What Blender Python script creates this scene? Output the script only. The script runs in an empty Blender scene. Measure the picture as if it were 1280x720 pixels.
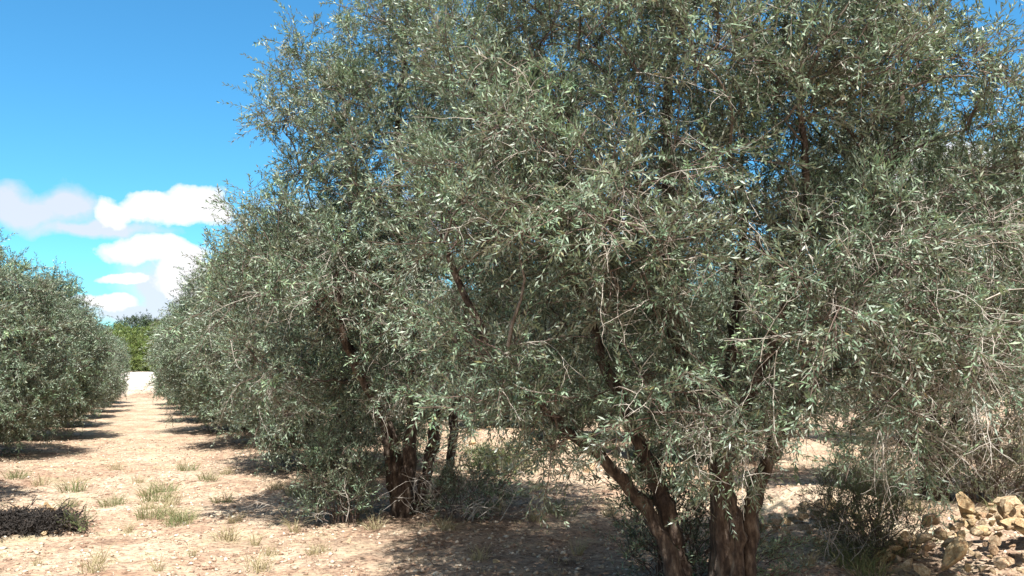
import bpy, math, random
import numpy as np
from mathutils import Vector, noise as mn

RS = np.random.default_rng(7)
C = bpy.context.scene.collection
PI = math.pi
YAW = math.atan(465 / 1100)
FWD = np.array([math.sin(YAW), math.cos(YAW)])
CAMZ = 1.6


# ------------------------------------------------------------------ helpers
def nrm(a):
    return a / np.maximum(np.linalg.norm(a, axis=-1, keepdims=True), 1e-9)


def sstep(a, b, x):
    t = np.clip((x - a) / (b - a), 0, 1)
    return t * t * (3 - 2 * t)


def tag(o, label=None, cat=None, group=None, kind=None):
    if label: o['label'] = label
    if cat: o['category'] = cat
    if group: o['group'] = group
    if kind: o['kind'] = kind
    return o


def quads_mesh(name, V, F, mat, smooth=False, attr=None):
    """V (n,3) float, F (m,k) int with k = 3 or 4"""
    V = np.ascontiguousarray(V, dtype=np.float32); F = np.ascontiguousarray(F, dtype=np.int32)
    k = F.shape[1]
    me = bpy.data.meshes.new(name)
    me.vertices.add(len(V)); me.vertices.foreach_set('co', V.ravel())
    me.loops.add(F.size); me.loops.foreach_set('vertex_index', F.ravel())
    me.polygons.add(len(F))
    me.polygons.foreach_set('loop_start', np.arange(0, F.size, k, dtype=np.int32))
    me.polygons.foreach_set('loop_total', np.full(len(F), k, dtype=np.int32))
    if smooth:
        me.polygons.foreach_set('use_smooth', np.ones(len(F), dtype=bool))
    me.update(calc_edges=True)
    me.materials.append(mat)
    return me


def link(name, me, parent=None, loc=(0, 0, 0), rz=0):
    o = bpy.data.objects.new(name, me); C.objects.link(o)
    o.location = loc; o.rotation_euler = (0, 0, rz)
    if parent: o.parent = parent
    return o


def empty(name, loc, rz=0):
    o = bpy.data.objects.new(name, None); C.objects.link(o)
    o.empty_display_size = .2
    o.location = loc; o.rotation_euler = (0, 0, rz)
    return o


def copy_tree(o, loc, rz, sc=(1, 1, 1)):
    r = o.copy(); C.objects.link(r); r.location = loc; r.rotation_euler = (0, 0, rz); r.scale = sc
    for ch in list(o.children):
        c = ch.copy(); C.objects.link(c); c.parent = r
    return r


def tubes(P, R, sides=3):
    """P (N,K,3) polylines, R (N,K) radii -> V, F (quads)"""
    N, K, _ = P.shape
    T = np.empty_like(P)
    T[:, 1:-1] = P[:, 2:] - P[:, :-2]; T[:, 0] = P[:, 1] - P[:, 0]; T[:, -1] = P[:, -1] - P[:, -2]
    T = nrm(T)
    ref = nrm(np.cross(T[:, :1], np.array([0.31, 0.52, 0.13]) + 0 * T[:, :1]))
    A = nrm(ref - T * np.sum(ref * T, -1, keepdims=True))
    B = np.cross(T, A)
    ang = np.arange(sides) * 2 * PI / sides
    V = (P[:, :, None] + (A[:, :, None] * np.cos(ang)[None, None, :, None]
         + B[:, :, None] * np.sin(ang)[None, None, :, None]) * R[:, :, None, None])
    idx = np.arange(N * K * sides).reshape(N, K, sides)
    a = idx[:, :-1]; b = idx[:, 1:]
    F = np.stack([a, np.roll(a, -1, 2), np.roll(b, -1, 2), b], -1).reshape(-1, 4)
    return V.reshape(-1, 3), F


def merge(parts):
    Vs, Fs, n = [], [], 0
    for V, F in parts:
        Vs.append(V); Fs.append(F + n); n += len(V)
    return np.concatenate(Vs), np.concatenate(Fs)


def catmull(pts, n):
    pts = np.array(pts, float)
    p = np.vstack([2 * pts[0] - pts[1], pts, 2 * pts[-1] - pts[-2]])
    out = []
    m = len(pts) - 1
    for t in np.linspace(0, m - 1e-6, n):
        i = int(t); f = t - i
        a, b, c, d = p[i:i + 4]
        out.append(.5 * (2 * b + (c - a) * f + (2 * a - 5 * b + 4 * c - d) * f * f + (3 * b - a - 3 * c + d) * f ** 3))
    return np.array(out)


# ------------------------------------------------------------------ materials
def new_mat(name):
    m = bpy.data.materials.new(name); m.use_nodes = True
    nt = m.node_tree
    return m, nt, nt.nodes['Principled BSDF']


def N(nt, t, **kw):
    n = nt.nodes.new(t)
    for k, v in kw.items():
        setattr(n, k, v)
    return n


def ramp(nt, stops, fac):
    r = N(nt, 'ShaderNodeValToRGB')
    els = r.color_ramp.elements
    while len(els) < len(stops): els.new(.5)
    for e, (p, c) in zip(els, stops):
        e.position = p; e.color = (*c, 1)
    nt.links.new(fac, r.inputs[0])
    return r.outputs[0]


def noise_tex(nt, vec, scale, detail=4, rough=.55):
    n = N(nt, 'ShaderNodeTexNoise'); n.inputs['Scale'].default_value = scale
    n.inputs['Detail'].default_value = detail; n.inputs['Roughness'].default_value = rough
    if vec is not None: nt.links.new(vec, n.inputs['Vector'])
    return n.outputs[0]


def mixc(nt, fac, a, b, mode='MIX'):
    m = N(nt, 'ShaderNodeMix', data_type='RGBA', blend_type=mode)
    for s, v in ((m.inputs[0], fac), (m.inputs[6], a), (m.inputs[7], b)):
        if isinstance(v, (int, float)): s.default_value = v
        elif isinstance(v, tuple): s.default_value = (*v, 1)
        else: nt.links.new(v, s)
    return m.outputs[2]


def leaf_mat(name, top, under, trans, tfac=.22, rough=.42):
    m, nt, p = new_mat(name)
    geo = N(nt, 'ShaderNodeNewGeometry')
    tc = N(nt, 'ShaderNodeTexCoord')
    dark, mid, light = top
    ct = ramp(nt, [(0, dark), (.5, mid), (.93, light), (1, (.20, .17, .07))], geo.outputs['Random Per Island'])
    cu = ramp(nt, [(0, tuple(.75 * c for c in under)), (1, under)], geo.outputs['Random Per Island'])
    col = mixc(nt, geo.outputs['Backfacing'], ct, cu)
    nz = noise_tex(nt, tc.outputs['Object'], 2.3, 4)
    warm = ramp(nt, [(.34, (.9, .76, .72)), (.45, (1.0, 1, .98)), (.56, (1.1, 1.18, 1.12)), (.66, (1.25, 1.42, 1.1))], nz)
    col = mixc(nt, 1.0, col, warm, 'MULTIPLY')
    nt.links.new(col, p.inputs['Base Color'])
    p.inputs['Roughness'].default_value = rough
    p.inputs['Specular IOR Level'].default_value = .4
    tr = N(nt, 'ShaderNodeBsdfTranslucent'); tr.inputs['Color'].default_value = (*trans, 1)
    mx = N(nt, 'ShaderNodeMixShader'); mx.inputs[0].default_value = tfac
    nt.links.new(p.outputs[0], mx.inputs[1]); nt.links.new(tr.outputs[0], mx.inputs[2])
    nt.links.new(mx.outputs[0], nt.nodes['Material Output'].inputs[0])
    return m


def bark_mat(name, stops, scale=14, bump=.6):
    m, nt, p = new_mat(name)
    tc = N(nt, 'ShaderNodeTexCoord')
    mp = N(nt, 'ShaderNodeMapping'); mp.inputs['Scale'].default_value = (1, 1, .35)
    nt.links.new(tc.outputs['Object'], mp.inputs[0])
    nz = noise_tex(nt, mp.outputs[0], scale, 6, .65)
    nt.links.new(ramp(nt, stops, nz), p.inputs['Base Color'])
    p.inputs['Roughness'].default_value = .9
    nz2 = noise_tex(nt, mp.outputs[0], scale * 3, 5, .7)
    b = N(nt, 'ShaderNodeBump'); b.inputs['Strength'].default_value = bump; b.inputs['Distance'].default_value = .02
    nt.links.new(nz2, b.inputs['Height']); nt.links.new(b.outputs[0], p.inputs['Normal'])
    return m


M = {}
M['olive'] = leaf_mat('olive_leaf', ((.046, .074, .046), (.125, .18, .118), (.30, .365, .265)), (.32, .365, .305), (.20, .30, .12), .15, .44)
M['olive_far'] = leaf_mat('olive_leaf_dusty', ((.048, .075, .048), (.125, .175, .115), (.285, .345, .25)), (.31, .35, .29), (.20, .30, .12), .15, .44)
M['pine'] = leaf_mat('bright_green_leaf', ((.08, .12, .035), (.14, .185, .055), (.21, .26, .09)), (.18, .22, .09), (.2, .3, .05), .2)
M['dark_leaf'] = leaf_mat('dark_leaf', ((.025, .042, .02), (.04, .065, .03), (.07, .10, .05)), (.1, .13, .08), (.08, .12, .03), .12)
M['weed'] = leaf_mat('weed_leaf', ((.07, .10, .04), (.11, .15, .06), (.18, .20, .09)), (.2, .22, .13), (.2, .25, .07), .2)
M['greybush'] = leaf_mat('grey_weed_leaf', ((.10, .12, .07), (.15, .17, .10), (.24, .23, .15)), (.26, .26, .19), (.2, .22, .1), .2)
M['bark'] = bark_mat('olive_bark', [(.32, (.02, .014, .011)), (.46, (.06, .040, .030)), (.56, (.13, .095, .07)), (.7, (.24, .20, .16))], 20, 1.0)
M['bark_grey'] = bark_mat('branch_bark', [(.3, (.06, .047, .038)), (.6, (.16, .13, .105))])
M['twig'] = bark_mat('pale_twig_bark', [(.3, (.28, .25, .21)), (.6, (.50, .46, .40))], 8, .2)
M['twig_red'] = bark_mat('brown_twig_bark', [(.3, (.07, .046, .036)), (.6, (.17, .122, .10))], 8, .2)


M['shade_dark'] = bark_mat('painted_shade', [(.3, (.012, .010, .008)), (.55, (.03, .024, .02)), (.75, (.08, .06, .045))])  # near-black colour carries the painted shadow of the pile lower left


def rock_mat(name, stops):
    m, nt, p = new_mat(name)
    tc = N(nt, 'ShaderNodeTexCoord'); oi = N(nt, 'ShaderNodeObjectInfo')
    nz = noise_tex(nt, tc.outputs['Object'], 5, 7, .65)
    col = ramp(nt, stops, nz)
    tint = ramp(nt, [(0, (1, .82, .7)), (.35, (1, .97, .9)), (.7, (1, .9, .68)), (1, (.8, .75, .72))], oi.outputs['Random'])
    nt.links.new(mixc(nt, 1.0, col, tint, 'MULTIPLY'), p.inputs['Base Color'])
    p.inputs['Roughness'].default_value = .95
    b = N(nt, 'ShaderNodeBump'); b.inputs['Strength'].default_value = .7; b.inputs['Distance'].default_value = .03
    nt.links.new(noise_tex(nt, tc.outputs['Object'], 14, 6, .7), b.inputs['Height'])
    nt.links.new(b.outputs[0], p.inputs['Normal'])
    return m


M['rock'] = rock_mat('limestone', [(.25, (.20, .11, .065)), (.42, (.44, .31, .20)), (.58, (.62, .52, .37)), (.8, (.76, .70, .56))])


def gravel_mat():
    m, nt, p = new_mat('limestone_chips')
    geo = N(nt, 'ShaderNodeNewGeometry')
    nt.links.new(ramp(nt, [(0, (.22, .13, .085)), (.4, (.38, .27, .19)), (.8, (.50, .41, .30)), (1, (.64, .57, .46))],
                      geo.outputs['Random Per Island']), p.inputs['Base Color'])
    p.inputs['Roughness'].default_value = .95
    return m


M['gravel'] = gravel_mat()


def grass_mat(name, a, b, c):
    m, nt, p = new_mat(name)
    geo = N(nt, 'ShaderNodeNewGeometry')
    nt.links.new(ramp(nt, [(0, a), (.5, b), (1, c)], geo.outputs['Random Per Island']), p.inputs['Base Color'])
    p.inputs['Roughness'].default_value = .7
    tr = N(nt, 'ShaderNodeBsdfTranslucent'); tr.inputs['Color'].default_value = (*b, 1)
    mx = N(nt, 'ShaderNodeMixShader'); mx.inputs[0].default_value = .25
    nt.links.new(p.outputs[0], mx.inputs[1]); nt.links.new(tr.outputs[0], mx.inputs[2])
    nt.links.new(mx.outputs[0], nt.nodes['Material Output'].inputs[0])
    return m


M['drygrass'] = grass_mat('dry_grass', (.26, .23, .11), (.40, .34, .19), (.52, .46, .29))
M['greengrass'] = grass_mat('green_grass', (.10, .14, .05), (.20, .22, .09), (.36, .32, .17))
M['litter'] = grass_mat('leaf_litter', (.10, .065, .045), (.22, .16, .10), (.34, .27, .19))


def ground_mat():
    m, nt, p = new_mat('stony_soil')
    tc = N(nt, 'ShaderNodeTexCoord'); g = tc.outputs['Object']
    big = noise_tex(nt, g, .55, 5, .6)
    mid = noise_tex(nt, g, 2.6, 6, .65)
    fine = noise_tex(nt, g, 18, 6, .7)
    base = ramp(nt, [(.3, (.22, .13, .085)), (.44, (.36, .24, .165)), (.55, (.48, .375, .275)), (.72, (.62, .54, .42))], mid)
    pink = ramp(nt, [(.38, (.34, .235, .175)), (.6, (.52, .44, .345))], big)
    col = mixc(nt, .45, base, pink)
    speck = ramp(nt, [(.36, (.42, .37, .33)), (.48, (1, 1, 1)), (.64, (1.35, 1.33, 1.25))], fine)
    col = mixc(nt, .9, col, speck, 'MULTIPLY')
    clod = ramp(nt, [(.33, (.62, .54, .48)), (.47, (1, .98, .96)), (.64, (1.22, 1.2, 1.12))], noise_tex(nt, g, 8.5, 7, .72))
    col = mixc(nt, .85, col, clod, 'MULTIPLY')
    straw = ramp(nt, [(.52, (0, 0, 0)), (.68, (.7, .7, .7))], noise_tex(nt, g, 1.3, 6, .75))
    col = mixc(nt, straw, col, (.33, .30, .16))
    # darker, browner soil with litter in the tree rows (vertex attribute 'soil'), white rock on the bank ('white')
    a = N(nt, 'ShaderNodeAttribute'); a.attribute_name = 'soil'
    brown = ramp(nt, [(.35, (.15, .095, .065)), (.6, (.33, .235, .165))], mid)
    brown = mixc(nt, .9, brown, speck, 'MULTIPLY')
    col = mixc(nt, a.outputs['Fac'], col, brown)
    w = N(nt, 'ShaderNodeAttribute'); w.attribute_name = 'white'
    wc = ramp(nt, [(.36, (.50, .42, .33)), (.5, (.72, .67, .6))], mid)
    col = mixc(nt, w.outputs['Fac'], col, wc)
    # far land reads as scrub
    s = N(nt, 'ShaderNodeAttribute'); s.attribute_name = 'scrub'
    sc = ramp(nt, [(.4, (.06, .08, .035)), (.6, (.14, .15, .07))], big)
    col = mixc(nt, s.outputs['Fac'], col, sc)
    nt.links.new(col, p.inputs['Base Color'])
    p.inputs['Roughness'].default_value = 1
    p.inputs['Specular IOR Level'].default_value = .1
    vo = N(nt, 'ShaderNodeTexVoronoi'); vo.inputs['Scale'].default_value = 22
    nt.links.new(g, vo.inputs['Vector'])
    b1 = N(nt, 'ShaderNodeBump'); b1.inputs['Strength'].default_value = .8; b1.inputs['Distance'].default_value = .04
    nt.links.new(fine, b1.inputs['Height'])
    b2 = N(nt, 'ShaderNodeBump'); b2.inputs['Strength'].default_value = .5; b2.inputs['Distance'].default_value = .03
    nt.links.new(vo.outputs[0], b2.inputs['Height']); nt.links.new(b1.outputs[0], b2.inputs['Normal'])
    nt.links.new(b2.outputs[0], p.inputs['Normal'])
    return m


M['ground'] = ground_mat()


# ------------------------------------------------------------------ ground
def fnoise(x, y, s, seed=0):
    """cheap smooth noise by rotated sine sums"""
    r = np.random.default_rng(seed); v = 0; tot = 0
    for k in range(7):
        a = r.uniform(0, 2 * PI); f = r.uniform(.6, 1.7) / s; ph = r.uniform(0, 2 * PI, 2)
        v = v + np.sin((x * np.cos(a) + y * np.sin(a)) * f * 2 * PI + ph[0] + 1.7 * np.sin((y * np.cos(a) - x * np.sin(a)) * f * 4 + ph[1]))
        tot += 1
    return v / tot


def height(x, y):
    x = np.asarray(x, float); y = np.asarray(y, float)
    h = .04 * fnoise(x, y, 2.8, 1) + .026 * fnoise(x, y, .8, 2) + .014 * fnoise(x, y, .3, 3)
    # stone windrow along X = 6.9
    cx = 6.9 + .25 * np.sin(y * .5)
    h = h + .30 * np.exp(-((x - cx) / .55) ** 2) * sstep(3.0, 4.5, y) * (1 - sstep(24, 30, y)) * (.75 + .35 * np.sin(y * 1.9))
    # low swell under the tree rows
    h = h + .06 * np.exp(-((x - 2.7) / .9) ** 2) + .06 * np.exp(-((x + 2.4) / .9) ** 2)
    # rising bank at the end of the track
    edge = 49 + 1.2 * fnoise(x, y * 0, 5, 9)
    h = h + 1.35 * sstep(0, 5.5, y - edge)
    far = sstep(60, 140, np.hypot(x, y))
    return h * (1 - far) + far * (1.35 * sstep(-20, 60, y) + 1.2 * sstep(80, 200, y) + .8 * fnoise(x, y, 90, 5))


def axis(lo, hi, step, far, g=1.13):
    a = list(np.arange(lo, hi, step)); s = step; v = a[-1]
    while v < far: s *= g; v += s; a.append(v)
    s = step; v = lo; b = []
    while v > -far: s *= g; v -= s; b.append(v)
    return np.array(b[::-1] + a)


xs = axis(-3.5, 9.5, .055, 900); ys = axis(4.5, 15, .055, 1500, 1.06)
XX, YY = np.meshgrid(xs, ys)
ZZ = height(XX, YY)
V = np.stack([XX.ravel(), YY.ravel(), ZZ.ravel()], 1)
nx, ny = len(xs), len(ys)
I = np.arange(nx * ny).reshape(ny, nx)
F = np.stack([I[:-1, :-1], I[:-1, 1:], I[1:, 1:], I[1:, :-1]], -1).reshape(-1, 4)
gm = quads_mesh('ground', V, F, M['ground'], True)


def rowdist(x, c, w): return np.exp(-((x - c) / w) ** 2)


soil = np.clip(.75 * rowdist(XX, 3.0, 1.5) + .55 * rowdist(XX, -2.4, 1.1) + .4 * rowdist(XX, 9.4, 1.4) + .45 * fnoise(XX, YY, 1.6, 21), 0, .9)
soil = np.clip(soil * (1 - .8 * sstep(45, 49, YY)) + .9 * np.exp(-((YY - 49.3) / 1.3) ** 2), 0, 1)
white = sstep(50, 51.5, YY) * (1 - sstep(58, 62, YY)) * np.exp(-(XX / 14) ** 4)
scrub = sstep(62, 80, np.hypot(XX, YY))
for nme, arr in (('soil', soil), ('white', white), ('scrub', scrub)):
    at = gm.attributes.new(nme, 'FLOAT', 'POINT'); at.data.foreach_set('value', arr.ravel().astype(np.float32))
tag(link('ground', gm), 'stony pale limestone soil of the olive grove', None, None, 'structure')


def hz(x, y): return float(height(x, y))


# ------------------------------------------------------------------ foliage
def runit(rng, n): return nrm(rng.normal(size=(n, 3)))


def foliage(rng, Cn, centre, nsub=9, ntwig=9, nleaf=16, sc=1., droop=.5, up=.25, leafL=.055, leafW=.0115, spread=1.):
    """clusters -> (twig V,F), (leaf V,F)"""
    n = len(Cn)
    out = nrm(Cn - centre)
    # sub branches
    S0 = np.repeat(Cn, nsub, 0) + rng.normal(size=(n * nsub, 3)) * .07 * spread
    D = nrm(np.repeat(out, nsub, 0) * .5 + runit(rng, n * nsub) * .9 + np.array([0, 0, up]))
    L = rng.uniform(.25, .6, (n * nsub, 1)) * spread
    t = np.linspace(0, 1, 4)
    dr = (droop * rng.uniform(-.2, 1, (n * nsub, 1)))
    SP = S0[:, None] + D[:, None] * (L * t)[..., None] + np.array([0, 0, -1.]) * (dr * L * .5 * t ** 2)[..., None]
    SP[:, 1:] += rng.normal(size=SP[:, 1:].shape) * .012
    SR = np.repeat(np.array([[.0042, .0036, .0028, .0018]]), len(SP), 0) * sc ** .5
    # twigs
    m = len(SP) * ntwig
    k = np.repeat(np.arange(len(SP)), ntwig)
    tt = rng.uniform(.12, 1, m)
    base = S0[k] + D[k] * (L[k] * tt[:, None]) + np.array([0, 0, -1.]) * (dr[k, 0] * L[k, 0] * .5 * tt ** 2)[:, None]
    TD = nrm(D[k] * .55 + runit(rng, m) * .8 + np.array([0, 0, 1.]) * rng.normal(up * .6, .35, (m, 1)))
    TL = rng.uniform(.12, .36, (m, 1)) * (.6 + .4 * spread)
    tdr = droop * rng.uniform(-.3, 1.1, (m, 1))
    t3 = np.linspace(0, 1, 3)
    TP = base[:, None] + TD[:, None] * (TL * t3)[..., None] + np.array([0, 0, -1.]) * (tdr * TL * .55 * t3 ** 2)[..., None]
    TR = np.repeat(np.array([[.0019, .0015, .0009]]), m, 0) * sc ** .5
    # leaves in opposite pairs
    q = m * nleaf
    kk = np.repeat(np.arange(m), nleaf)
    j = np.tile(np.arange(nleaf), m)
    lt = ((j // 2) + .6 + rng.uniform(-.2, .2, q)) / (nleaf / 2)
    lb = base[kk] + TD[kk] * (TL[kk] * lt[:, None]) + np.array([0, 0, -1.]) * (tdr[kk, 0] * TL[kk, 0] * .55 * lt ** 2)[:, None]
    tan = nrm(TD[kk] + np.array([0, 0, -1.]) * (tdr[kk, 0] * 1.1 * lt)[:, None])
    rv = runit(rng, m)[kk]
    side = nrm(np.cross(tan, rv)); sgn = np.where(j % 2 == 0, 1., -1.)[:, None]
    alt = nrm(np.cross(tan, side)); sw = ((j // 2) % 2 == 1)[:, None]
    side = np.where(sw, alt, side) * sgn
    op = rng.uniform(.45, 1.1, (q, 1))
    ld = nrm(tan + side * op + rng.normal(size=(q, 3)) * .08)
    ll = rng.uniform(.65, 1.2, (q, 1)) * leafL * sc * (1 - .3 * lt[:, None] ** 3)
    lw = leafW * sc * rng.uniform(.75, 1.2, (q, 1)) * .5
    nn = nrm(tan * .7 - side * .2 + rng.normal(size=(q, 3)) * .35 + np.array([0, 0, .45]))
    sd = nrm(np.cross(ld, nn))
    nn = np.cross(sd, ld)
    mid = lb + ld * ll * .45 + nn * ll * .03
    tip = lb + ld * ll - nn * ll * rng.uniform(-.05, .15, (q, 1))
    Vv = np.stack([lb, mid + sd * lw, tip, mid - sd * lw], 1).reshape(-1, 3)
    Ff = np.arange(q * 4).reshape(q, 4)
    return [tubes(SP, SR), tubes(TP, TR)], (Vv, Ff)


def sample_centres(rng, lobes, mind, shell=.55, tries=14000, hole=.0, zmin=.0):
    P = []
    vol = np.array([l[1][0] * l[1][1] * l[1][2] for l in lobes]); vol = vol / vol.sum()
    which = rng.choice(len(lobes), tries, p=vol)
    U = runit(rng, tries) * (rng.uniform(0, 1, (tries, 1)) ** (1 / 3))
    Cc = np.array([l[0] for l in lobes])[which]; Rr = np.array([l[1] for l in lobes])[which]
    Q = Cc + U * Rr
    # depth inside the union (0 surface .. 1 centre)
    dep = np.max([1 - np.linalg.norm((Q - np.array(l[0])) / np.array(l[1]), axis=1) for l in lobes], axis=0)
    keep = (rng.uniform(0, 1, tries) < np.where(dep < 1 - shell, 1., .35)) & (Q[:, 2] > zmin)
    Q = Q[keep]
    md2 = mind * mind
    acc = np.empty((0, 3))
    for p in Q:
        if hole and mn.noise(Vector((p * 1.15 + 11.3).tolist())) > hole: continue
        if len(acc) == 0 or np.min(np.sum((acc - p) ** 2, 1)) > md2:
            acc = np.vstack([acc, p])
    return acc


def branches(rng, Cn, nodes, nodeR, sides=5):
    """connect every cluster to the growing skeleton"""
    order = np.argsort(np.min(np.linalg.norm(Cn[:, None] - nodes[None], axis=2), axis=1))
    Ps, Rs = [], []
    nodes = nodes.copy()
    for i in order:
        c = Cn[i]
        d = np.linalg.norm(nodes - c, axis=1) + np.maximum(0, nodes[:, 2] - c[2] + .1) * 1.2
        a = nodes[np.argmin(d)]
        t = np.linspace(0, 1, 6)[:, None]
        L = np.linalg.norm(c - a)
        mid = (a + c) / 2 + np.array([0, 0, .12 * L]) + rng.normal(size=3) * .10 * L
        pl = (1 - t) ** 2 * a + 2 * t * (1 - t) * mid + t * t * c
        pl[1:-1] += rng.normal(size=(4, 3)) * .02 * L
        r0 = .007 + .011 * min(L, 1.5)
        Ps.append(pl); Rs.append(np.linspace(r0, .0045, 6))
        nodes = np.vstack([nodes, pl[2:]])
    return tubes(np.array(Ps), np.array(Rs), sides)


def stem_mesh(rng, pts, r0, r1, flare=1.35, n=40, sides=14, mat=None, name='trunk'):
    P = catmull(pts, n)
    t = np.linspace(0, 1, n)
    R = r0 * (1 - t) + r1 * t
    R = R * (1 + (flare - 1) * np.exp(-t * 14))
    R = R * (1 + .10 * np.interp(t * 12, np.arange(13), rng.normal(size=13)))
    P[1:-1] += rng.normal(size=(n - 2, 3)) * .008
    V, F = tubes(P[None], R[None], sides)
    # lumpy ridges
    cen = np.repeat(P, sides, 0)
    ang = np.tile(np.arange(sides), n)
    lump = 1 + .13 * np.sin(ang * 2.1 + np.repeat(t * 9, sides)) + .08 * np.sin(ang * 1.05 + np.repeat(t * 31, sides)) + .09 * rng.normal(size=len(V))
    V = cen + (V - cen) * lump[:, None]
    return quads_mesh(name, V, F, mat, True), P


def bare(rng, starts, dirs, L, nside=7, r=.0033, curl=.28, grav=.4, sub=True):
    n = len(starts); K = 9
    P = np.empty((n, K, 3)); P[:, 0] = starts
    d = nrm(dirs.copy()); st = (L / (K - 1))[:, None]
    for k in range(1, K):
        d = nrm(d + rng.normal(size=(n, 3)) * curl * .6 + np.array([0, 0, -grav * .12]))
        P[:, k] = P[:, k - 1] + d * st
    R = np.repeat(np.linspace(r, r * .35, K)[None], n, 0) * rng.uniform(.7, 1.25, (n, 1))
    out = [tubes(P, R, 4)]
    if sub:
        idx = np.repeat(np.arange(n), nside); q = len(idx)
        kk = rng.integers(1, K - 1, q)
        s = P[idx, kk]; tn = nrm(P[idx, kk + 1] - s)
        dd = nrm(tn * .6 + runit(rng, q))
        out += bare(rng, s, dd, L[idx] * rng.uniform(.15, .5, q), 0, r * .55, curl * 1.2, grav, False)
    return out


def make_tree(name, loc, rz, stems, lobes, seed, mind=.42, leaf='olive', hole=.22, fol={}, bares=None,
              simple=False, split_stems=True, zmin=.9, centre=None, barkm='bark'):
    rng = np.random.default_rng(seed)
    root = empty(name, loc, rz)
    nodes = []
    for (pts, r0, r1) in stems:
        me, P = stem_mesh(rng, pts, r0, r1, mat=M[barkm])
        link('trunk', me, root)
        nodes.append(P[len(P) // 3:])
    nodes = np.vstack(nodes)
    Cn = sample_centres(rng, lobes, mind, hole=hole, zmin=zmin)
    if centre is None: centre = np.mean([l[0] for l in lobes], axis=0)
    tw, lf = foliage(rng, Cn, np.array(centre), **fol)
    bt = branches(rng, Cn, nodes, None, 5)
    anchor = np.vstack([bt[0][::5], tw[0][0][1::3]])
    link('branches', quads_mesh('branches', *bt, M['bark_grey'], True), root)
    link('twigs', quads_mesh('twigs', *merge(tw), M['twig_red']), root)
    link('crown', quads_mesh('crown', *lf, M[leaf]), root)
    if bares:
        parts = []
        for (cen, rad, n, L, gdir) in bares:
            s = np.array(cen) + runit(rng, n) * rng.uniform(.3, 1, (n, 1)) * np.array(rad)
            inside = anchor[np.linalg.norm((anchor - np.array(cen)) / np.array(rad), axis=1) < 1.1]
            if len(inside) > 5: s = inside[rng.integers(0, len(inside), n)]
            else: s = np.array([anchor[np.argmin(np.sum((anchor - q) ** 2, 1))] for q in s])
            d = runit(rng, n) * .8 + np.array(gdir)
            parts += bare(rng, s, d, rng.uniform(.5, 1.1, n) * L)
        link('bare_twigs', quads_mesh('bare_twigs', *merge(parts), M['twig']), root)
    print(name, 'clusters', len(Cn), 'leaves', len(lf[1]))
    return root


# A: the big near olive, local axes = camera right / ahead / up, base at pixel (890,740)
A_stems = [
    ([(-.20, .02, -.1), (-.30, .03, .25), (-.45, .05, .60), (-.75, 0, .95), (-1.1, -.1, 1.25), (-1.55, -.2, 1.75), (-1.9, -.2, 2.5)], .06, .02),
    ([(-.14, .12, -.1), (-.26, .14, .4), (-.38, .18, .8), (-.52, .25, 1.15), (-.7, .3, 1.6), (-.95, .35, 2.4), (-.95, .3, 3.6)], .068, .022),
    ([(.02, 0, -.1), (.05, 0, .5), (.03, 0, .95), (-.12, 0, 1.4), (-.28, 0, 1.9), (-.30, 0, 2.9), (-.25, .1, 3.8), (-.1, .1, 4.9)], .078, .026),
    ([(.20, .05, -.1), (.24, .04, .5), (.32, .03, .85), (.50, .05, 1.2), (.75, .1, 1.7), (1.1, .2, 2.4), (1.45, .2, 3.3), (1.5, .1, 4.2)], .064, .02),
    ([(.08, .15, -.1), (.14, .3, .6), (.22, .6, 1.2), (.4, 1.0, 1.9), (.55, 1.2, 2.8), (.6, 1.3, 3.9)], .066, .02),
    ([(.10, -.03, .1), (.14, -.06, .55), (.02, -.12, 1.0), (.2, -.5, 1.6), (.4, -.8, 2.4), (.4, -.8, 3.4)], .05, .018),
]
A_lobes = [((-.1, .1, 3.6), (1.75, 1.5, 1.75)), ((.9, 0, 2.75), (1.25, 1.4, 1.35)), ((-.95, -.1, 2.5), (1.05, 1.3, 1.25)),
           ((.2, -.3, 2.0), (1.7, 1.2, .85)), ((1.2, .1, 4.1), (.9, 1.0, 1.1)), ((1.4, -.1, 2.1), (.75, 1.0, .7)),
           ((-1.2, 0, 1.65), (.6, .7, .6)), ((-1.35, -.3, 1.55), (.45, .5, .3)), ((.2, -.5, 1.5), (1.3, .7, .4))]
A_loc = (3.71, 5.16)
A_bare = [((1.6, -.6, 1.95), (1.0, .7, .8), 300, .65, (.2, -.4, -.35)), ((-.5, -1.0, 2.0), (1.2, .4, 1.0), 60, .55, (0, -.5, -.3)),
          ((-1.0, -.8, 3.2), (.6, .4, .5), 24, .7, (-.3, -.4, -.2)), ((.3, -1.0, 2.2), (1.2, .4, 1.2), 50, .5, (0, -.4, -.3)),
          ((-.1, -.8, 3.9), (.4, .5, .5), 40, .6, (.2, -.3, .5)), ((.8, -.6, 1.35), (1.5, .5, .25), 60, .45, (0, -.2, -.8))]
tA = make_tree('olive_tree', (A_loc[0], A_loc[1], hz(*A_loc) - .02), -YAW, A_stems, A_lobes, 11, mind=.36, hole=.07,
               fol=dict(nsub=8, ntwig=7, nleaf=18, sc=1.0), bares=A_bare, zmin=1.12, centre=(0, .2, 2.2))
tag(tA, 'large nearest many stemmed olive tree with bare pale twigs', 'tree', 'olive trees of the grove')

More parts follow.
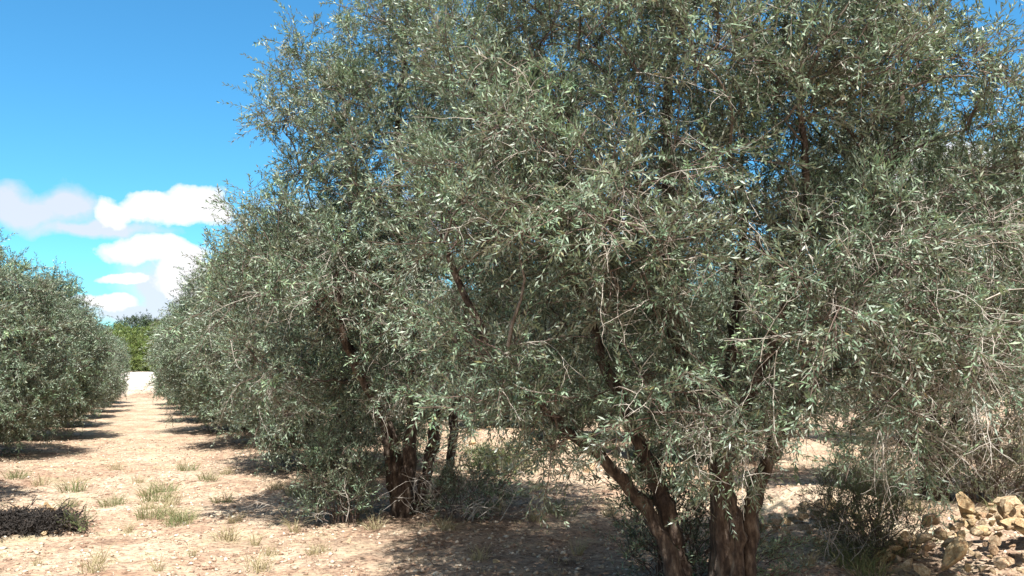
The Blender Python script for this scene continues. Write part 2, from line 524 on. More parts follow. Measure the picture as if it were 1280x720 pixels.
# B: second olive of the row, base at pixel (505,640)
B_stems = [
    ([(0, 0, -.1), (-.05, 0, .45), (-.18, 0, .95), (-.35, 0, 1.4), (-.8, 0, 2.2), (-1.15, 0, 3.2)], .085, .025),
    ([(.04, .1, -.1), (.22, .18, .35), (.31, .25, .8), (.36, .3, 1.3), (.5, .4, 2.2), (.7, .3, 3.6)], .07, .025),
    ([(.12, .2, -.1), (.42, .45, .35), (.5, .6, .8), (.56, .65, 1.3), (1.0, .8, 2.2), (1.4, .8, 3.4)], .06, .025),
    ([(.0, -.02, -.1), (.08, .0, .7), (.1, 0, 1.3), (.0, 0, 2.4), (-.1, 0, 4.0), (0, 0, 5.2)], .07, .02),
    ([(-.05, 0, -.1), (-.14, -.05, .6), (-.2, -.2, 1.1), (-.5, -.6, 1.8), (-.6, -.8, 2.8)], .05, .02)]
B_lobes = [((-.8, 0, 2.35), (1.1, 1.4, 1.0)), ((.0, 0, 4.3), (1.35, 1.3, 1.45)), ((.9, .1, 2.9), (1.5, 1.4, 1.5)), ((0, -.2, 2.2), (1.6, 1.3, .9)),
           ((-.9, 0, 1.6), (.75, .9, .45))]
B_loc = (2.62, 9.2)
B_bare = [((-.3, -1.1, 1.9), (1.5, .4, .8), 70, .55, (0, -.4, -.3)), ((.8, -1.0, 2.9), (.8, .4, 1.0), 40, .6, (0, -.4, .1)), ((-.8, -.8, 1.4), (1.0, .5, .25), 40, .4, (0, -.2, -.8))]
tB = make_tree('olive_tree', (B_loc[0], B_loc[1], hz(*B_loc) - .02), -YAW, B_stems, B_lobes, 12, mind=.37, hole=.13,
               fol=dict(nsub=8, ntwig=6, nleaf=16, sc=1.15), bares=B_bare, zmin=1.35, centre=(0, .2, 2.2))
tag(tB, 'second nearest olive tree right of the track, with several slim stems', 'tree', 'olive trees of the grove')

# mid distance variants
def mid_stems(rng, h, n=4):
    st = []
    for i in range(n):
        a = i * 2 * PI / n + rng.uniform(-.4, .4); r = rng.uniform(.5, 1.0)
        u = np.array([math.cos(a), math.sin(a)])
        st.append(([(*(u * .06), -.1), (*(u * .12 * r), .45), (*(u * .3 * r), 1.0), (*(u * .7 * r), 1.8), (*(u * 1.1 * r), h * .72)],
                   rng.uniform(.06, .095), .02))
    return st


def mid_tree(seed, h, r, low, sc, fol, mind, leaf='olive_far', bareN=60):
    rng = np.random.default_rng(seed)
    lobes = [((0, 0, h * .55), (r * .9, r * .9, h * .36))]
    for i in range(5):
        a = i * 2 * PI / 5 + rng.uniform(-.3, .3)
        lobes.append(((math.cos(a) * r * .5, math.sin(a) * r * .5, h * rng.uniform(.38, .6)), (r * .6, r * .6, h * rng.uniform(.2, .3))))
    lobes.append(((0, 0, h * .25), (r * .95, r * .95, h * .22)))
    lobes.append(((rng.uniform(-.3, .3), rng.uniform(-.3, .3), h * .78), (r * .5, r * .5, h * .22)))
    return make_tree('olive_tree', (0, 0, 0), 0, mid_stems(rng, h), lobes, seed, mind=mind, leaf=leaf, hole=.24, fol=dict(sc=sc, **fol),
                     zmin=low, bares=[((0, 0, h * .4), (r, r, h * .25), bareN, .5, (0, 0, -.3))] if bareN else None)


pA = mid_tree(31, 5.2, 1.95, .65, 1.5, dict(nsub=8, ntwig=6, nleaf=12), .42)
pB = mid_tree(32, 4.9, 1.9, .4, 1.5, dict(nsub=8, ntwig=6, nleaf=12), .42)
pC = mid_tree(33, 4.3, 1.75, .5, 1.6, dict(nsub=8, ntwig=6, nleaf=12), .42)
pE = make_tree('olive_tree', (0, 0, 0), 0, [
    ([(0, 0, -.1), (-.08, 0, .35), (-.04, 0, .75), (.0, 0, 1.2), (-.2, 0, 2.0), (-.6, 0, 3.2)], .15, .03),
    ([(.05, 0, .2), (.1, 0, .6), (.32, .05, 1.0), (.6, .1, 1.5), (1.1, .1, 2.4), (1.3, 0, 3.3)], .08, .025),
    ([(0, .08, -.1), (.1, .3, .9), (.2, .8, 2.0), (.2, 1.0, 3.4)], .08, .025)],
    [((0, 0, 2.7), (1.7, 1.7, 1.4)), ((-.6, 0, 3.6), (1.1, 1.1, 1.1)), ((.9, 0, 2.6), (1.3, 1.3, 1.2))], 35, mind=.4, leaf='olive_far', hole=.14,
    fol=dict(sc=1.3, nsub=8, ntwig=6, nleaf=12), zmin=1.15, bares=[((.3, -.9, 1.5), (1.4, .5, .4), 60, .45, (.2, -.2, -.2))])
pD = mid_tree(34, 5.0, 1.9, .4, 2.6, dict(nsub=6, ntwig=4, nleaf=8), .5, bareN=0)
protos = dict(E=pE, A=pA, B=pB, C=pC, D=pD)
used = set()
G = 'olive trees of the grove'
rr = random.Random(5)
R_ord = ['third', 'fourth', 'fifth', 'sixth', 'seventh', 'eighth', 'ninth', 'tenth']
L_ord = ['first', 'second', 'third', 'fourth', 'fifth', 'sixth', 'seventh', 'eighth', 'ninth']
spots = []
for i, (x, y, k, s) in enumerate([(3.0, 13.9, 'B', .88), (2.8, 18.6, 'A', .9), (2.55, 23.2, 'C', 1.05), (2.45, 27.8, 'B', .9), (2.35, 32.4, 'D', .85),
                                  (2.1, 37, 'D', .75), (2.0, 41.5, 'D', .72)]):
    spots.append((x, y, k, s, f'{R_ord[i]} nearest olive tree in the row right of the track'))
for i, (x, y, k, s) in enumerate([(-2.85, 18.0, 'C', .9), (-2.4, 22.4, 'C', .88), (-2.3, 26.8, 'B', .72), (-2.2, 31.2, 'A', .66), (-1.9, 35.6, 'D', .68), (-1.75, 40, 'D', .66), (-1.75, 44.4, 'D', .64), (-3.15, 11.6, 'C', .86)]):
    spots.append((x, y, k, s, f"{'nearest whole' if i == 0 else L_ord[i] + ' nearest'} olive tree in the row left of the track" if i < 7 else 'olive tree cut off by the left edge of the picture, only its crown edge showing' ))
T_ord = L_ord
for i, (x, y, k, s) in enumerate([(9.1, 8.1, 'E', 1.0), (9.2, 13.2, 'B', .85), (9.0, 17.8, 'C', .95), (9.3, 22.4, 'B', .85), (9.1, 27, 'D', .85), (9.2, 32, 'D', .85), (9.2, 37, 'D', .8)]):
    spots.append((x, y, k, s, 'dark leaning olive trunk and crown behind the stone heap at the right' if i == 0 else
                  f'{T_ord[i]} olive tree from the camera in the next row right'))
for i, (x, y, k, s) in enumerate([(15.6, 9.5, 'D', .95), (15.4, 14.5, 'D', .9), (15.7, 19.5, 'D', .95), (15.5, 24.5, 'D', .9), (15.5, 29.5, 'D', .9)]):
    spots.append((x, y, k, s, f'{T_ord[i]} distant olive tree from the camera in the farthest right row'))
for (x, y, k, s, lab) in spots:
    rz = -YAW if k == 'E' else rr.uniform(0, 2 * PI)
    if k in used:
        t = copy_tree(protos[k], (x, y, hz(x, y)), rz, (s, s, s))
    else:
        t = protos[k]; t.location = (x, y, hz(x, y)); t.rotation_euler = (0, 0, rz); t.scale = (s, s, s); used.add(k)
    tag(t, lab, 'tree', G)

# trees beyond the end of the track
def far_tree(name, seed, h, r, leaf, sc, mind=.5):
    rng = np.random.default_rng(seed)
    root = empty(name, (0, 0, 0))
    me, P = stem_mesh(rng, [(0, 0, -.2), (.05, 0, h * .4), (0, .05, h * .85)], .12, .04, mat=M['bark'])
    link('trunk', me, root)
    lobes = [((0, 0, h * .55), (r, r, h * .42)), ((0, 0, h * .2), (r * 1.1, r * 1.1, h * .25))] + [((rng.uniform(-.6, .6) * r, rng.uniform(-.6, .6) * r, h * rng.uniform(.35, .8)), (r * .55, r * .55, h * .2)) for _ in range(5)]
    Cn = sample_centres(rng, lobes, mind, hole=.35, zmin=.05)
    tw, lf = foliage(rng, Cn, np.array((0, 0, h * .4)), nsub=5, ntwig=4, nleaf=8, sc=sc, up=.5, spread=1.2)
    link('crown', quads_mesh('crown', *lf, M[leaf]), root)
    return root


g1 = far_tree('green_tree', 51, 3.0, 1.9, 'pine', 3.2)
g2 = far_tree('dark_tree', 52, 3.6, 2.2, 'dark_leaf', 3.6)
first = True
for i, (x, y, s) in enumerate([(-1.2, 60.5, .9), (2.0, 59.5, 1.0), (4.8, 61, 1.1), (-4.6, 61, .9), (8, 60, 1.15), (12, 62, 1.2)]):
    t = g1 if i == 0 else copy_tree(g1, (0, 0, 0), 0)
    t.location = (x, y, hz(x, y)); t.rotation_euler = (0, 0, i * 1.3); t.scale = (s, s, s)
    tag(t, 'bright green bushy tree beyond the white bank', 'tree', 'bright green trees beyond the bank')
for i in range(22):
    x = -24 + i * 3.4 + rr.uniform(-1.5, 1.5); y = rr.uniform(72, 84); s = rr.uniform(.85, 1.15)
    t = g2 if i == 0 else copy_tree(g2, (0, 0, 0), 0)
    t.location = (x, y, hz(x, y)); t.rotation_euler = (0, 0, i * 1.7); t.scale = (s, s, s)
    tag(t, 'dark tree in the far tree line on the horizon', 'tree', 'dark trees of the far tree line')


# ------------------------------------------------------------------ shrubs and low growth
def shrub(name, x, y, lobes, seed, leaf, label, cat='shrub', nsub=5, ntwig=5, nleaf=12, mind=.17, sc=1., up=.6, droop=.3, spread=.5, bareN=0,
          bL=.4, leafL=.05, leafW=.011):
    rng = np.random.default_rng(seed)
    root = empty(name, (x, y, hz(x, y)), -YAW)
    Cn = sample_centres(rng, lobes, mind, tries=4000, zmin=.04)
    P = []
    for c in Cn:
        a = np.array([c[0] * .35 + rng.normal() * .05, c[1] * .35 + rng.normal() * .05, -.03])
        t = np.linspace(0, 1, 5)[:, None]; mid = np.array([a[0], a[1], c[2] * .7])
        P.append((1 - t) ** 2 * a + 2 * t * (1 - t) * mid + t * t * c)
    P = np.array(P)
    link('stems', quads_mesh('stems', *tubes(P, np.repeat(np.linspace(.006, .003, 5)[None], len(P), 0), 4), M['twig_red']), root)
    tw, lf = foliage(rng, Cn, np.array((0, 0, 0)), nsub=nsub, ntwig=ntwig, nleaf=nleaf, sc=sc, up=up, droop=droop, spread=spread, leafL=leafL, leafW=leafW)
    V, F = lf
    V[:, 2] = np.maximum(V[:, 2], .0)
    link('twigs', quads_mesh('twigs', *merge(tw), M['twig_red']), root)
    link('foliage', quads_mesh('foliage', V, F, M[leaf]), root)
    if bareN:
        s = np.stack([rng.normal(size=bareN) * .25, rng.normal(size=bareN) * .2, np.full(bareN, .05)], 1)
        d = np.stack([rng.normal(size=bareN) * .8, rng.normal(size=bareN) * .6, np.ones(bareN)], 1)
        link('bare_twigs', quads_mesh('bare_twigs', *merge(bare(rng, s, d, rng.uniform(.5, 1.3, bareN) * bL, r=.0045)), M['twig']), root)
    return tag(root, label, cat)


def gp(px, py, h=0):
    """world XY of the ground spot seen at a pixel of the 1280x720 photo (used to survey positions)"""
    d = CAMZ * 1100 / (py - 460)
    return d * (px - 175) / 1194, d * (1100 - (px - 640) * 465 / 1100) / 1194


def S(px, py): return gp(px, py)


x, y = S(440, 652); shrub('olive_suckers', x, y, [((-.1, 0, .3), (.33, .28, .34)), ((-.25, 0, .6), (.2, .2, .2))], 61, 'olive',
      'green leafy olive suckers sprouting left of the second tree base', bareN=6)
x, y = S(572, 650); shrub('olive_suckers', x, y, [((0, 0, .2), (.26, .2, .22)), ((.25, 0, .28), (.16, .16, .14))], 62, 'olive',
      'low green olive suckers with pale bare sticks right of the second tree base', bareN=14, bL=.75)
x, y = S(835, 722); shrub('olive_suckers', x - .05, y - .1, [((0, 0, .35), (.34, .2, .36)), ((-.15, 0, .62), (.22, .18, .22)), ((.5, 0, .2), (.25, .15, .2))], 63, 'olive',
      'olive suckers growing from the foot of the nearest tree', mind=.15, nsub=4, ntwig=4, bareN=6)
x, y = S(1085, 690); shrub('weedy_bush', x, y, [((0, 0, .22), (.38, .35, .26)), ((-.1, .3, .35), (.25, .25, .25))], 64, 'weed',
      'loose grey green weedy bush between the two stone heaps', bareN=22, bL=.55, leafL=.045, leafW=.006)
x, y = S(1078, 628); shrub('olive_suckers', x, y, [((0, 0, .32), (.4, .35, .34))], 65, 'olive',
      'dense olive suckers left of the dark trunk behind the stone heap', mind=.22, sc=1.15, bareN=12)
x, y = S(1225, 624); shrub('grey_bush', x, y, [((0, 0, .42), (.75, .5, .42)), ((.5, 0, .55), (.6, .45, .4))], 66, 'greybush',
      'pale grey green rounded bush at the right edge behind the stones', mind=.22, sc=1.1, nsub=6, leafL=.04, leafW=.008, bareN=20, bL=.8)
x, y = S(620, 590); shrub('low_bush', x, y, [((0, 0, .12), (.4, .3, .16))], 67, 'weed',
      'small yellowish bush beyond the stems of the second tree', bareN=14, bL=.5, sc=1.2)
x, y = S(105, 662); shrub('low_weed', x, y, [((0, 0, .03), (.12, .1, .04))], 68, 'weed',
      'low green weed beside the dark shade pile on the left', mind=.13, spread=.18, leafL=.03, leafW=.008)

# made-up dark pile lower left, standing in for a black shadow patch
def shade_pile():
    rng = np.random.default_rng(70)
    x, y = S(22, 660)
    root = empty('shade_pile', (x, y, hz(x, y)), -YAW)
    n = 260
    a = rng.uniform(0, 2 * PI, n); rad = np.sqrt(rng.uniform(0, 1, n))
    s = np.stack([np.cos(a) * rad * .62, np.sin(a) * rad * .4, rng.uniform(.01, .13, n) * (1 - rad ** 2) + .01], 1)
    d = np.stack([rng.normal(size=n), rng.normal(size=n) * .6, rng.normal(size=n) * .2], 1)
    link('sticks', quads_mesh('sticks', *merge(bare(rng, s, d, rng.uniform(.15, .4, n), r=.008, grav=0)), M['shade_dark']), root)
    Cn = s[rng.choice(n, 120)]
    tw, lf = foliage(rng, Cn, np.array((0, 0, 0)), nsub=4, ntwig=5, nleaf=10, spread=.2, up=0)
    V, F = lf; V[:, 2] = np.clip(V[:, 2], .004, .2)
    link('shade_leaves', quads_mesh('shade_leaves', V, F, M['shade_dark']), root)
    tag(root, 'dark pile standing in for shadow at the left edge of the track', 'brush pile')


shade_pile()


# ------------------------------------------------------------------ stones
def rock_mesh(seed, sub=3, cuts=11, sx=1, sy=.8, sz=.65):
    import bmesh
    rng = np.random.default_rng(seed)
    bm = bmesh.new(); bmesh.ops.create_icosphere(bm, subdivisions=sub, radius=1)
    V = np.array([v.co[:] for v in bm.verts])
    for _ in range(cuts):
        n = runit(rng, 1)[0]; c = rng.uniform(.36, .74)
        V -= np.maximum(0, V @ n - c)[:, None] * n
    V *= np.array([sx * rng.uniform(.85, 1.2), sy * rng.uniform(.8, 1.2), sz * rng.uniform(.8, 1.25)])
    V += .03 * np.stack([fnoise(V[:, 0] * 3 + k, V[:, 1] * 3 + V[:, 2] * 2, .9, seed + k) for k in range(3)], 1)
    for v, c in zip(bm.verts, V): v.co = c
    me = bpy.data.meshes.new('rock'); bm.to_mesh(me); bm.free()
    me.materials.append(M['rock'])
    return me


rocks = [rock_mesh(100 + i) for i in range(14)]
pointed = rock_mesh(200, cuts=9, sx=.9, sy=.7, sz=1.25)


def rock(x, y, z, r, i, label, group, rot=None, name='rock'):
    me = pointed if i == 'p' else rocks[i % len(rocks)]
    o = bpy.data.objects.new(name, me); C.objects.link(o)
    o.location = (x, y, z); o.scale = (r, r, r)
    o.rotation_euler = rot if rot else (rr.uniform(-.6, .6), rr.uniform(-.6, .6), rr.uniform(0, 6.28))
    return tag(o, label, 'rock', group)


def heap(cx, cy, lx, ly, hgt, n, rmin, rmax, where, group, seed):
    """stones piled over a low mound; local x = camera right"""
    r_ = random.Random(seed); placed = []
    ca, sa = math.cos(-YAW), math.sin(-YAW); k = 0; tries = 0
    while k < n and tries < 4000:
        tries += 1
        u = r_.uniform(-1, 1); v = r_.uniform(-1, 1)
        e = u * u + v * v
        if e > 1: continue
        r = rmin + (rmax - rmin) * r_.random() ** 2
        if e > .6: r = min(r, (rmin + rmax) * .5)
        lx_, ly_ = u * lx, v * ly
        z = hgt * (1 - e) ** .8 * (.8 + .2 * math.sin(u * 5))
        x = cx + lx_ * ca - ly_ * sa; y = cy + lx_ * sa + ly_ * ca
        if any((x - a) ** 2 + (y - b) ** 2 + (z - c) ** 2 < (.62 * (r + q)) ** 2 for a, b, c, q in placed): continue
        placed.append((x, y, z, r))
        size = 'large' if r > rmax * .75 else 'middling' if r > (rmin + rmax) * .45 else 'small'
        lev = 'near the top' if e < .3 else 'on the flank' if e < .65 else 'at the foot'
        side = 'left' if u < 0 else 'right'
        rock(x, y, hz(x, y) + z + r * .1, r, k + seed, f'{size} limestone rock {lev} of the {where}', group)
        k += 1


x, y = S(1215, 705); heap(x, y, .8, .6, .46, 150, .035, .17, 'sunlit right edge heap', 'rocks of the right edge stone heap', 3)
HX, HY = x, y
x, y = S(1000, 668); heap(x, y, .75, .5, .32, 80, .04, .13, 'shaded heap beside the nearest trunk', 'rocks of the shaded stone heap', 4)
x, y = S(1196, 700); rock(x, y, hz(x, y) + .46, .125, 'p', 'upright pointed pinkish rock crowning the sunlit heap', 'rocks of the right edge stone heap', (-.15, -.45, .6))
x, y = S(1262, 712); rock(x, y, hz(x, y) + .34, .14, 5, 'big pale yellow rounded rock on the right shoulder of the sunlit heap', 'rocks of the right edge stone heap')
x, y = S(1150, 700); rock(x, y, hz(x, y) + .36, .12, 8, 'broad flat whitish rock on the left shoulder of the sunlit heap', 'rocks of the right edge stone heap', (.1, .1, .4))
r_ = random.Random(70)
for k in range(18):
    px_ = r_.uniform(-10, 95); py_ = 640 + r_.gauss(0, 6) if k < 15 else 668 + r_.gauss(0, 4)
    xx, yy = S(px_, py_); q = r_.uniform(.03, .075)
    rock(xx, yy, hz(xx, yy) + q * .3, q, k, 'pale clod stone ringing the dark shade pile on the left', 'stones round the shade pile')
# windrow beyond
r_ = random.Random(77)
for k in range(46):
    yy = r_.uniform(8, 20); xx = 6.9 + .25 * math.sin(yy * .5) + r_.gauss(0, .35); r = .05 + .09 * r_.random() ** 2
    rock(xx, yy, hz(xx, yy) + r * .25, r, k, 'limestone rock on the low stony ridge behind the nearest tree', 'rocks along the low stony ridge')
# loose stones on the open ground
for k in range(90):
    yy = 5.2 + 12 * r_.random() ** 1.3; xx = r_.uniform(-2.2, 6.2); r = .018 + .035 * r_.random() ** 2.5
    rock(xx, yy, hz(xx, yy) + r * .2, r, k, 'loose pale stone lying on the open ground of the grove', 'loose stones on the ground', name='stone')

# gravel chips, one stuff object
def scatter_chips(n, seed, box, rmin, rmax, name, label):
    rng = np.random.default_rng(seed)
    x = rng.uniform(box[0], box[1], n); y = box[2] + (box[3] - box[2]) * rng.uniform(0, 1, n) ** 1.6
    patch = fnoise(x, y, 1.1, 33) + rng.normal(size=n) * .25
    keep = patch > -.15; x = x[keep]; y = y[keep]; n = len(x)
    r = rmin + (rmax - rmin) * rng.uniform(0, 1, n) ** 3
    oc = np.array([(1, 0, 0), (0, 1, 0), (-1, 0, 0), (0, -1, 0), (0, 0, 1), (0, 0, -1)], float)
    fc = np.array([(0, 1, 4), (1, 2, 4), (2, 3, 4), (3, 0, 4), (1, 0, 5), (2, 1, 5), (3, 2, 5), (0, 3, 5)])
    V = np.repeat(oc[None], n, 0) * rng.uniform(.5, 1.25, (n, 6, 1)) + rng.normal(size=(n, 6, 3)) * .15
    V[:, :, 2] *= .6
    a = rng.uniform(0, 6.28, n); ca, sa = np.cos(a)[:, None], np.sin(a)[:, None]
    V = np.stack([V[..., 0] * ca - V[..., 1] * sa, V[..., 0] * sa + V[..., 1] * ca, V[..., 2]], -1) * r[:, None, None]
    V += np.stack([x, y, height(x, y) + r * .15], 1)[:, None]
    F = (fc[None] + (np.arange(n) * 6)[:, None, None]).reshape(-1, 3)
    tag(link(name, quads_mesh(name, V.reshape(-1, 3), F, M['gravel'])), label, 'gravel', None, 'stuff')


scatter_chips(70000, 5, (-3.5, 9, 4.6, 22), .004, .032, 'gravel', 'pale limestone chips and crumbs strewn over the soil')


# dead leaf litter, one stuff object
def litter():
    rng = np.random.default_rng(9); n = 26000
    row = rng.choice([3.2, -2.4, 6.2, 9.3], n, p=[.55, .15, .15, .15])
    x = row + rng.normal(size=n) * 1.3; y = 4.6 + 20 * rng.uniform(0, 1, n) ** 1.6
    a = rng.uniform(0, 6.28, n); L = rng.uniform(.02, .05, n); W = L * .22
    d = np.stack([np.cos(a), np.sin(a), rng.normal(size=n) * .25], 1); s = np.stack([-np.sin(a), np.cos(a), rng.normal(size=n) * .3], 1)
    c = np.stack([x, y, height(x, y) + .012], 1)
    V = np.stack([c - d * L[:, None] / 2, c + s * W[:, None] / 2, c + d * L[:, None] / 2, c - s * W[:, None] / 2], 1)
    tag(link('leaf_litter', quads_mesh('leaf_litter', V.reshape(-1, 3), np.arange(n * 4).reshape(n, 4), M['litter'])),
        'dry fallen olive leaves under the trees', 'leaf litter', None, 'stuff')


litter()


# grass
def blades(rng, cx, cy, n, rad, L, w, base=0.):
    a = rng.uniform(0, 6.28, n); r = rad * np.sqrt(rng.uniform(0, 1, n))
    x = cx + np.cos(a) * r; y = cy + np.sin(a) * r
    z = (height(x, y) if base is None else np.zeros(n)) - .005
    lean = np.stack([rng.normal(size=n) * .45 + np.cos(a) * .3, rng.normal(size=n) * .45 + np.sin(a) * .3, np.ones(n)], 1)
    lean = nrm(lean); l = (rng.uniform(.4, 1.15, n) * L)[:, None]
    p0 = np.stack([x, y, z], 1); p1 = p0 + lean * l * .55; p2 = p1 + nrm(lean * np.array([1.9, 1.9, .6])) * l * .5
    s = nrm(np.cross(lean, runit(rng, n))) * w / 2
    V = np.stack([p0 - s, p0 + s, p1 + s * .8, p1 - s * .8, p2], 1)
    i = (np.arange(n) * 5)[:, None]
    Fq = i + np.array([[0, 1, 2, 3]]); Ft = i + np.array([[3, 2, 4, 4]])
    # second segment as narrow quad
    V = np.concatenate([V, (p2 + s * .15)[:, None]], 1)
    i = (np.arange(n) * 6)[:, None]
    return V.reshape(-1, 3), np.concatenate([i + np.array([[0, 1, 2, 3]]), i + np.array([[3, 2, 5, 4]])])


rng = np.random.default_rng(14)
tuftm = [quads_mesh('grass_tuft', *blades(rng, 0, 0, 70, .09, .17, .005, 0), M['drygrass']),
         quads_mesh('grass_tuft', *blades(rng, 0, 0, 110, .13, .2, .005, 0), M['greengrass']),
         quads_mesh('grass_tuft', *blades(rng, 0, 0, 45, .05, .25, .005, 0), M['drygrass'])]
tk = 0
for (px, py, s, v) in [(205, 625, 1.3, 1), (215, 640, 1.2, 0), (232, 652, 1.1, 1), (195, 632, 1.0, 0), (290, 668, 1.2, 0), (330, 708, 1.1, 0), (135, 700, .9, 2), (128, 712, 1, 0),
                       (60, 700, .6, 2), (180, 600, 1, 0), (150, 628, 1, 1), (170, 660, .7, 2), (265, 600, 1.0, 1), (290, 592, 1, 0), (375, 660, 1, 2), (400, 690, .9, 0),
                       (470, 660, 1.0, 0), (560, 665, 1, 0), (250, 690, .6, 2), (210, 706, .7, 2), (620, 640, 1.2, 0), (670, 650, 1.1, 0), (700, 640, 1.2, 1), (640, 620, 1.4, 1),
                       (720, 690, .9, 2), (760, 640, 1, 0), (1060, 700, 1.3, 1), (1040, 690, 1.2, 1), (1075, 712, 1.1, 1), (960, 690, 1, 0), (1110, 690, 1.2, 0), (1000, 700, 1, 2),
                       (1130, 640, 1.5, 0), (1250, 640, 1.4, 1), (222, 630, 1.1, 0), (238, 645, .9, 1), (196, 645, 1, 1), (188, 615, 1, 0), (212, 612, 1.1, 1), (300, 650, .9, 0), (325, 675, .8, 2), (95, 630, .8, 1), (152, 585, 1.1, 0), (240, 585, 1.1, 1), (345, 690, .7, 0), (285, 625, .9, 1), (600, 705, .8, 0), (380, 620, 1.2, 1), (350, 610, 1.1, 0), (100, 610, 1.2, 1), (60, 604, 1.2, 0), (30, 598, 1.1, 1), (410, 625, 1.4, 1), (455, 640, 1.2, 0)]:
    x, y = S(px, py); me = tuftm[v]
    o = link('grass_tuft', me, None, (x, y, hz(x, y)), rr.uniform(0, 6.28)); o.scale = (s, s, s)
    zone = 'beside the stone heaps' if px > 940 else 'in the shade of the nearest tree' if px > 530 else 'at the edge of the right tree row' if px > 340 else 'on the sunlit track' if px > 110 else 'on the left side of the track'
    kind = ['sparse straw coloured', 'greenish yellow dense', 'thin tall dry'][v]
    tag(o, f'{kind} grass tuft {zone}', 'grass tuft', 'grass tufts scattered over the ground')

parts = []
rng = np.random.default_rng(15)
for k in range(1100):
    y = 5 + 25 * rng.uniform() ** 1.5; x = rng.uniform(-3.2, 8.5)
    if fnoise(np.array(x), np.array(y), 2.2, 44) < .06 and rng.uniform() < .88: continue
    parts.append(blades(rng, x, y, int(rng.integers(5, 22)), rng.uniform(.03, .16), rng.uniform(.03, .085), .004, None))
tag(link('dry_grass', quads_mesh('dry_grass', *merge(parts), M['drygrass'])), 'sparse short dry grass between the stones', 'grass', None, 'stuff')

# fallen pruned branches on the ground
def fallen(px, py, L, ang, seed, label):
    rng = np.random.default_rng(seed); x, y = S(px, py)
    s = np.zeros((3, 3)); s[:, 2] = [.05, .06, .08]; s[:, 0] = rng.normal(size=3) * .05
    d = np.stack([np.cos(ang + rng.normal(size=3) * .3), np.sin(ang + rng.normal(size=3) * .3), np.array([.15, .3, .5])], 1)
    V, F = merge(bare(rng, s, d, np.array([L, L * .8, L * .6]), 8, .009, .3, .9))
    V[:, 2] = np.maximum(V[:, 2], .004)
    o = link('fallen_branch', quads_mesh('fallen_branch', V, F, M['twig']), None, (x, y, hz(x, y)), -YAW)
    tag(o, label, 'branch')


fallen(582, 660, .95, 1.0, 81, 'pale bare branch lying propped right of the second tree base')
fallen(650, 634, .8, 2.6, 82, 'curved grey branch lying in the shade between the two nearest trees')
fallen(960, 600, 1.2, 2.4, 83, 'dry twiggy branch lying before the sunlit ridge')

# ------------------------------------------------------------------ world, sun, camera
sc = bpy.context.scene
w = bpy.data.worlds.new('World'); sc.world = w; w.use_nodes = True
nt = w.node_tree; bg = nt.nodes['Background']
SUN_EL = math.radians(62)
sun_az = math.radians(180 + 13)      # clockwise from +Y: behind the camera, a little to the right
sv = Vector((math.sin(sun_az) * math.cos(SUN_EL), math.cos(sun_az) * math.cos(SUN_EL), math.sin(SUN_EL)))
sky = N(nt, 'ShaderNodeTexSky', sky_type='NISHITA'); sky.sun_disc = False
sky.sun_elevation = SUN_EL; sky.sun_rotation = sun_az; sky.air_density = 1.0; sky.dust_density = .4; sky.ozone_density = 2.5
hs = N(nt, 'ShaderNodeHueSaturation'); hs.inputs['Saturation'].default_value = 1.1; hs.inputs['Value'].default_value = 1.0
nt.links.new(sky.outputs[0], hs.inputs['Color'])
tc = N(nt, 'ShaderNodeTexCoord')
sep = N(nt, 'ShaderNodeSeparateXYZ'); nt.links.new(tc.outputs['Generated'], sep.inputs[0])


def mth(op, a, b=None, c=None):
    n = N(nt, 'ShaderNodeMath', operation=op)
    for i, v in enumerate((a, b, c)):
        if v is None: continue
        if isinstance(v, (int, float)): n.inputs[i].default_value = v
        else: nt.links.new(v, n.inputs[i])
    return n.outputs[0]


az = mth('ARCTAN2', sep.outputs[0], sep.outputs[1])
el = mth('ARCSINE', sep.outputs[2])
nz = noise_tex(nt, tc.outputs['Generated'], 38, 6, .6)
nzv = N(nt, 'ShaderNodeTexNoise'); nzv.inputs['Scale'].default_value = 16; nzv.inputs['Detail'].default_value = 5
nt.links.new(tc.outputs['Generated'], nzv.inputs['Vector'])
ae = N(nt, 'ShaderNodeCombineXYZ'); nt.links.new(az, ae.inputs[0]); nt.links.new(el, ae.inputs[1])
wv = N(nt, 'ShaderNodeVectorMath', operation='MULTIPLY_ADD')
nt.links.new(nzv.outputs['Color'], wv.inputs[0]); wv.inputs[1].default_value = (.055, .045, 0)
nt.links.new(ae.outputs[0], wv.inputs[2])
wo = N(nt, 'ShaderNodeVectorMath', operation='SUBTRACT'); nt.links.new(wv.outputs[0], wo.inputs[0]); wo.inputs[1].default_value = (.0275, .0225, 0)


def angles(px, py):
    cx, cy = (px - 640) / 1100, (360 - py) / 1100
    p = math.atan(100 / 1100)
    f = (math.cos(p) - cy * math.sin(p)); u = math.sin(p) + cy * math.cos(p)
    X = math.sin(YAW) * f + math.cos(YAW) * cx; Y = math.cos(YAW) * f - math.sin(YAW) * cx
    return math.atan2(X, Y), math.atan2(u, math.hypot(X, Y))


def cloud_set(blobs):
    tot = None
    for (px, py, rx, ry) in blobs:
        a0, e0 = angles(px, py); ix, iy = 1150 / rx, 1150 / ry
        v = N(nt, 'ShaderNodeVectorMath', operation='MULTIPLY_ADD')
        nt.links.new(wo.outputs[0], v.inputs[0]); v.inputs[1].default_value = (ix, iy, 0); v.inputs[2].default_value = (-a0 * ix, -e0 * iy, 0)
        l = N(nt, 'ShaderNodeVectorMath', operation='LENGTH'); nt.links.new(v.outputs[0], l.inputs[0])
        tot = l.outputs['Value'] if tot is None else mth('SMOOTH_MIN', tot, l.outputs['Value'], .2)
    return mth('ADD', mth('SUBTRACT', 1.35, tot), mth('MULTIPLY', mth('SUBTRACT', nz, .5), .95))


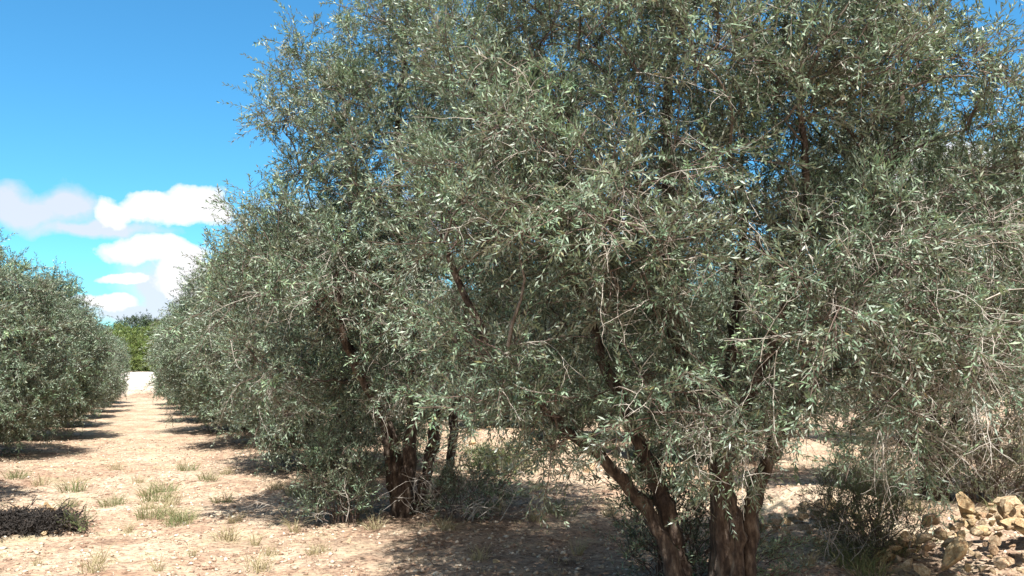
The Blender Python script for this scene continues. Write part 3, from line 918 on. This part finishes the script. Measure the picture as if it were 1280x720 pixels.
dense = cloud_set([(200, 262, 60, 17), (250, 254, 36, 20), (140, 268, 22, 14), (195, 316, 56, 18), (225, 345, 34, 24),
                   (150, 353, 26, 7), (130, 386, 32, 9), (1150, 205, 70, 26), (1225, 250, 130, 50), (660, 235, 80, 20)])
soft = cloud_set([(85, 252, 26, 20), (30, 262, 60, 18), (115, 284, 80, 9), (215, 365, 60, 50), (160, 396, 60, 12), (660, 270, 300, 30), (1180, 250, 180, 55)])
fd = ramp(nt, [(.14, (0, 0, 0)), (.28, (.6, .6, .6)), (.5, (1, 1, 1))], dense)
fs = ramp(nt, [(.05, (0, 0, 0)), (.8, (.9, .9, .9))], soft)
skyc = mixc(nt, 1.0, hs.outputs[0], (.42, .9, 1.0), 'MULTIPLY')
c1 = mixc(nt, fs, skyc, (3.9, 4.1, 4.7))
c2 = mixc(nt, fd, c1, (5.2, 5.2, 5.3))
# unseen cloud deck added overhead and behind the camera for neutral fill light
bk = mth('ADD', mth('MULTIPLY', sep.outputs[1], -1.1), mth('MULTIPLY', sep.outputs[2], .55))
nzc = noise_tex(nt, tc.outputs['Generated'], 3.2, 5, .55)
bf = ramp(nt, [(.52, (0, 0, 0)), (.78, (1, 1, 1))], mth('ADD', mth('MULTIPLY', bk, .55), mth('MULTIPLY', nzc, .75)))
c2 = mixc(nt, bf, c2, (3.6, 3.35, 3.2))
nt.links.new(c2, bg.inputs['Color'])
bg.inputs['Strength'].default_value = .10

sl = bpy.data.lights.new('sun', 'SUN'); sl.energy = 5.0; sl.angle = math.radians(.53); sl.color = (1, .965, .92)
so = bpy.data.objects.new('sun', sl); C.objects.link(so); so.rotation_euler = sv.to_track_quat('Z', 'Y').to_euler()
so.location = (0, 0, 30)

cam = bpy.data.cameras.new('camera'); cam.lens = 36 * 1100 / 1280; cam.sensor_width = 36; cam.clip_end = 4000; cam.clip_start = .05
co = bpy.data.objects.new('camera', cam); C.objects.link(co)
co.location = (0, 0, CAMZ); co.rotation_euler = (PI / 2 + math.atan(100 / 1100), 0, -YAW)
sc.camera = co
sc.view_settings.view_transform = 'Standard'; sc.view_settings.look = 'None'
sc.view_settings.exposure = 1.1; sc.view_settings.gamma = 1; sc.view_settings.use_curve_mapping = False
sc.render.engine = 'CYCLES'
sc.cycles.transparent_max_bounces = 4; sc.cycles.max_bounces = 3; sc.cycles.diffuse_bounces = 1; sc.cycles.glossy_bounces = 1; sc.cycles.transmission_bounces = 3
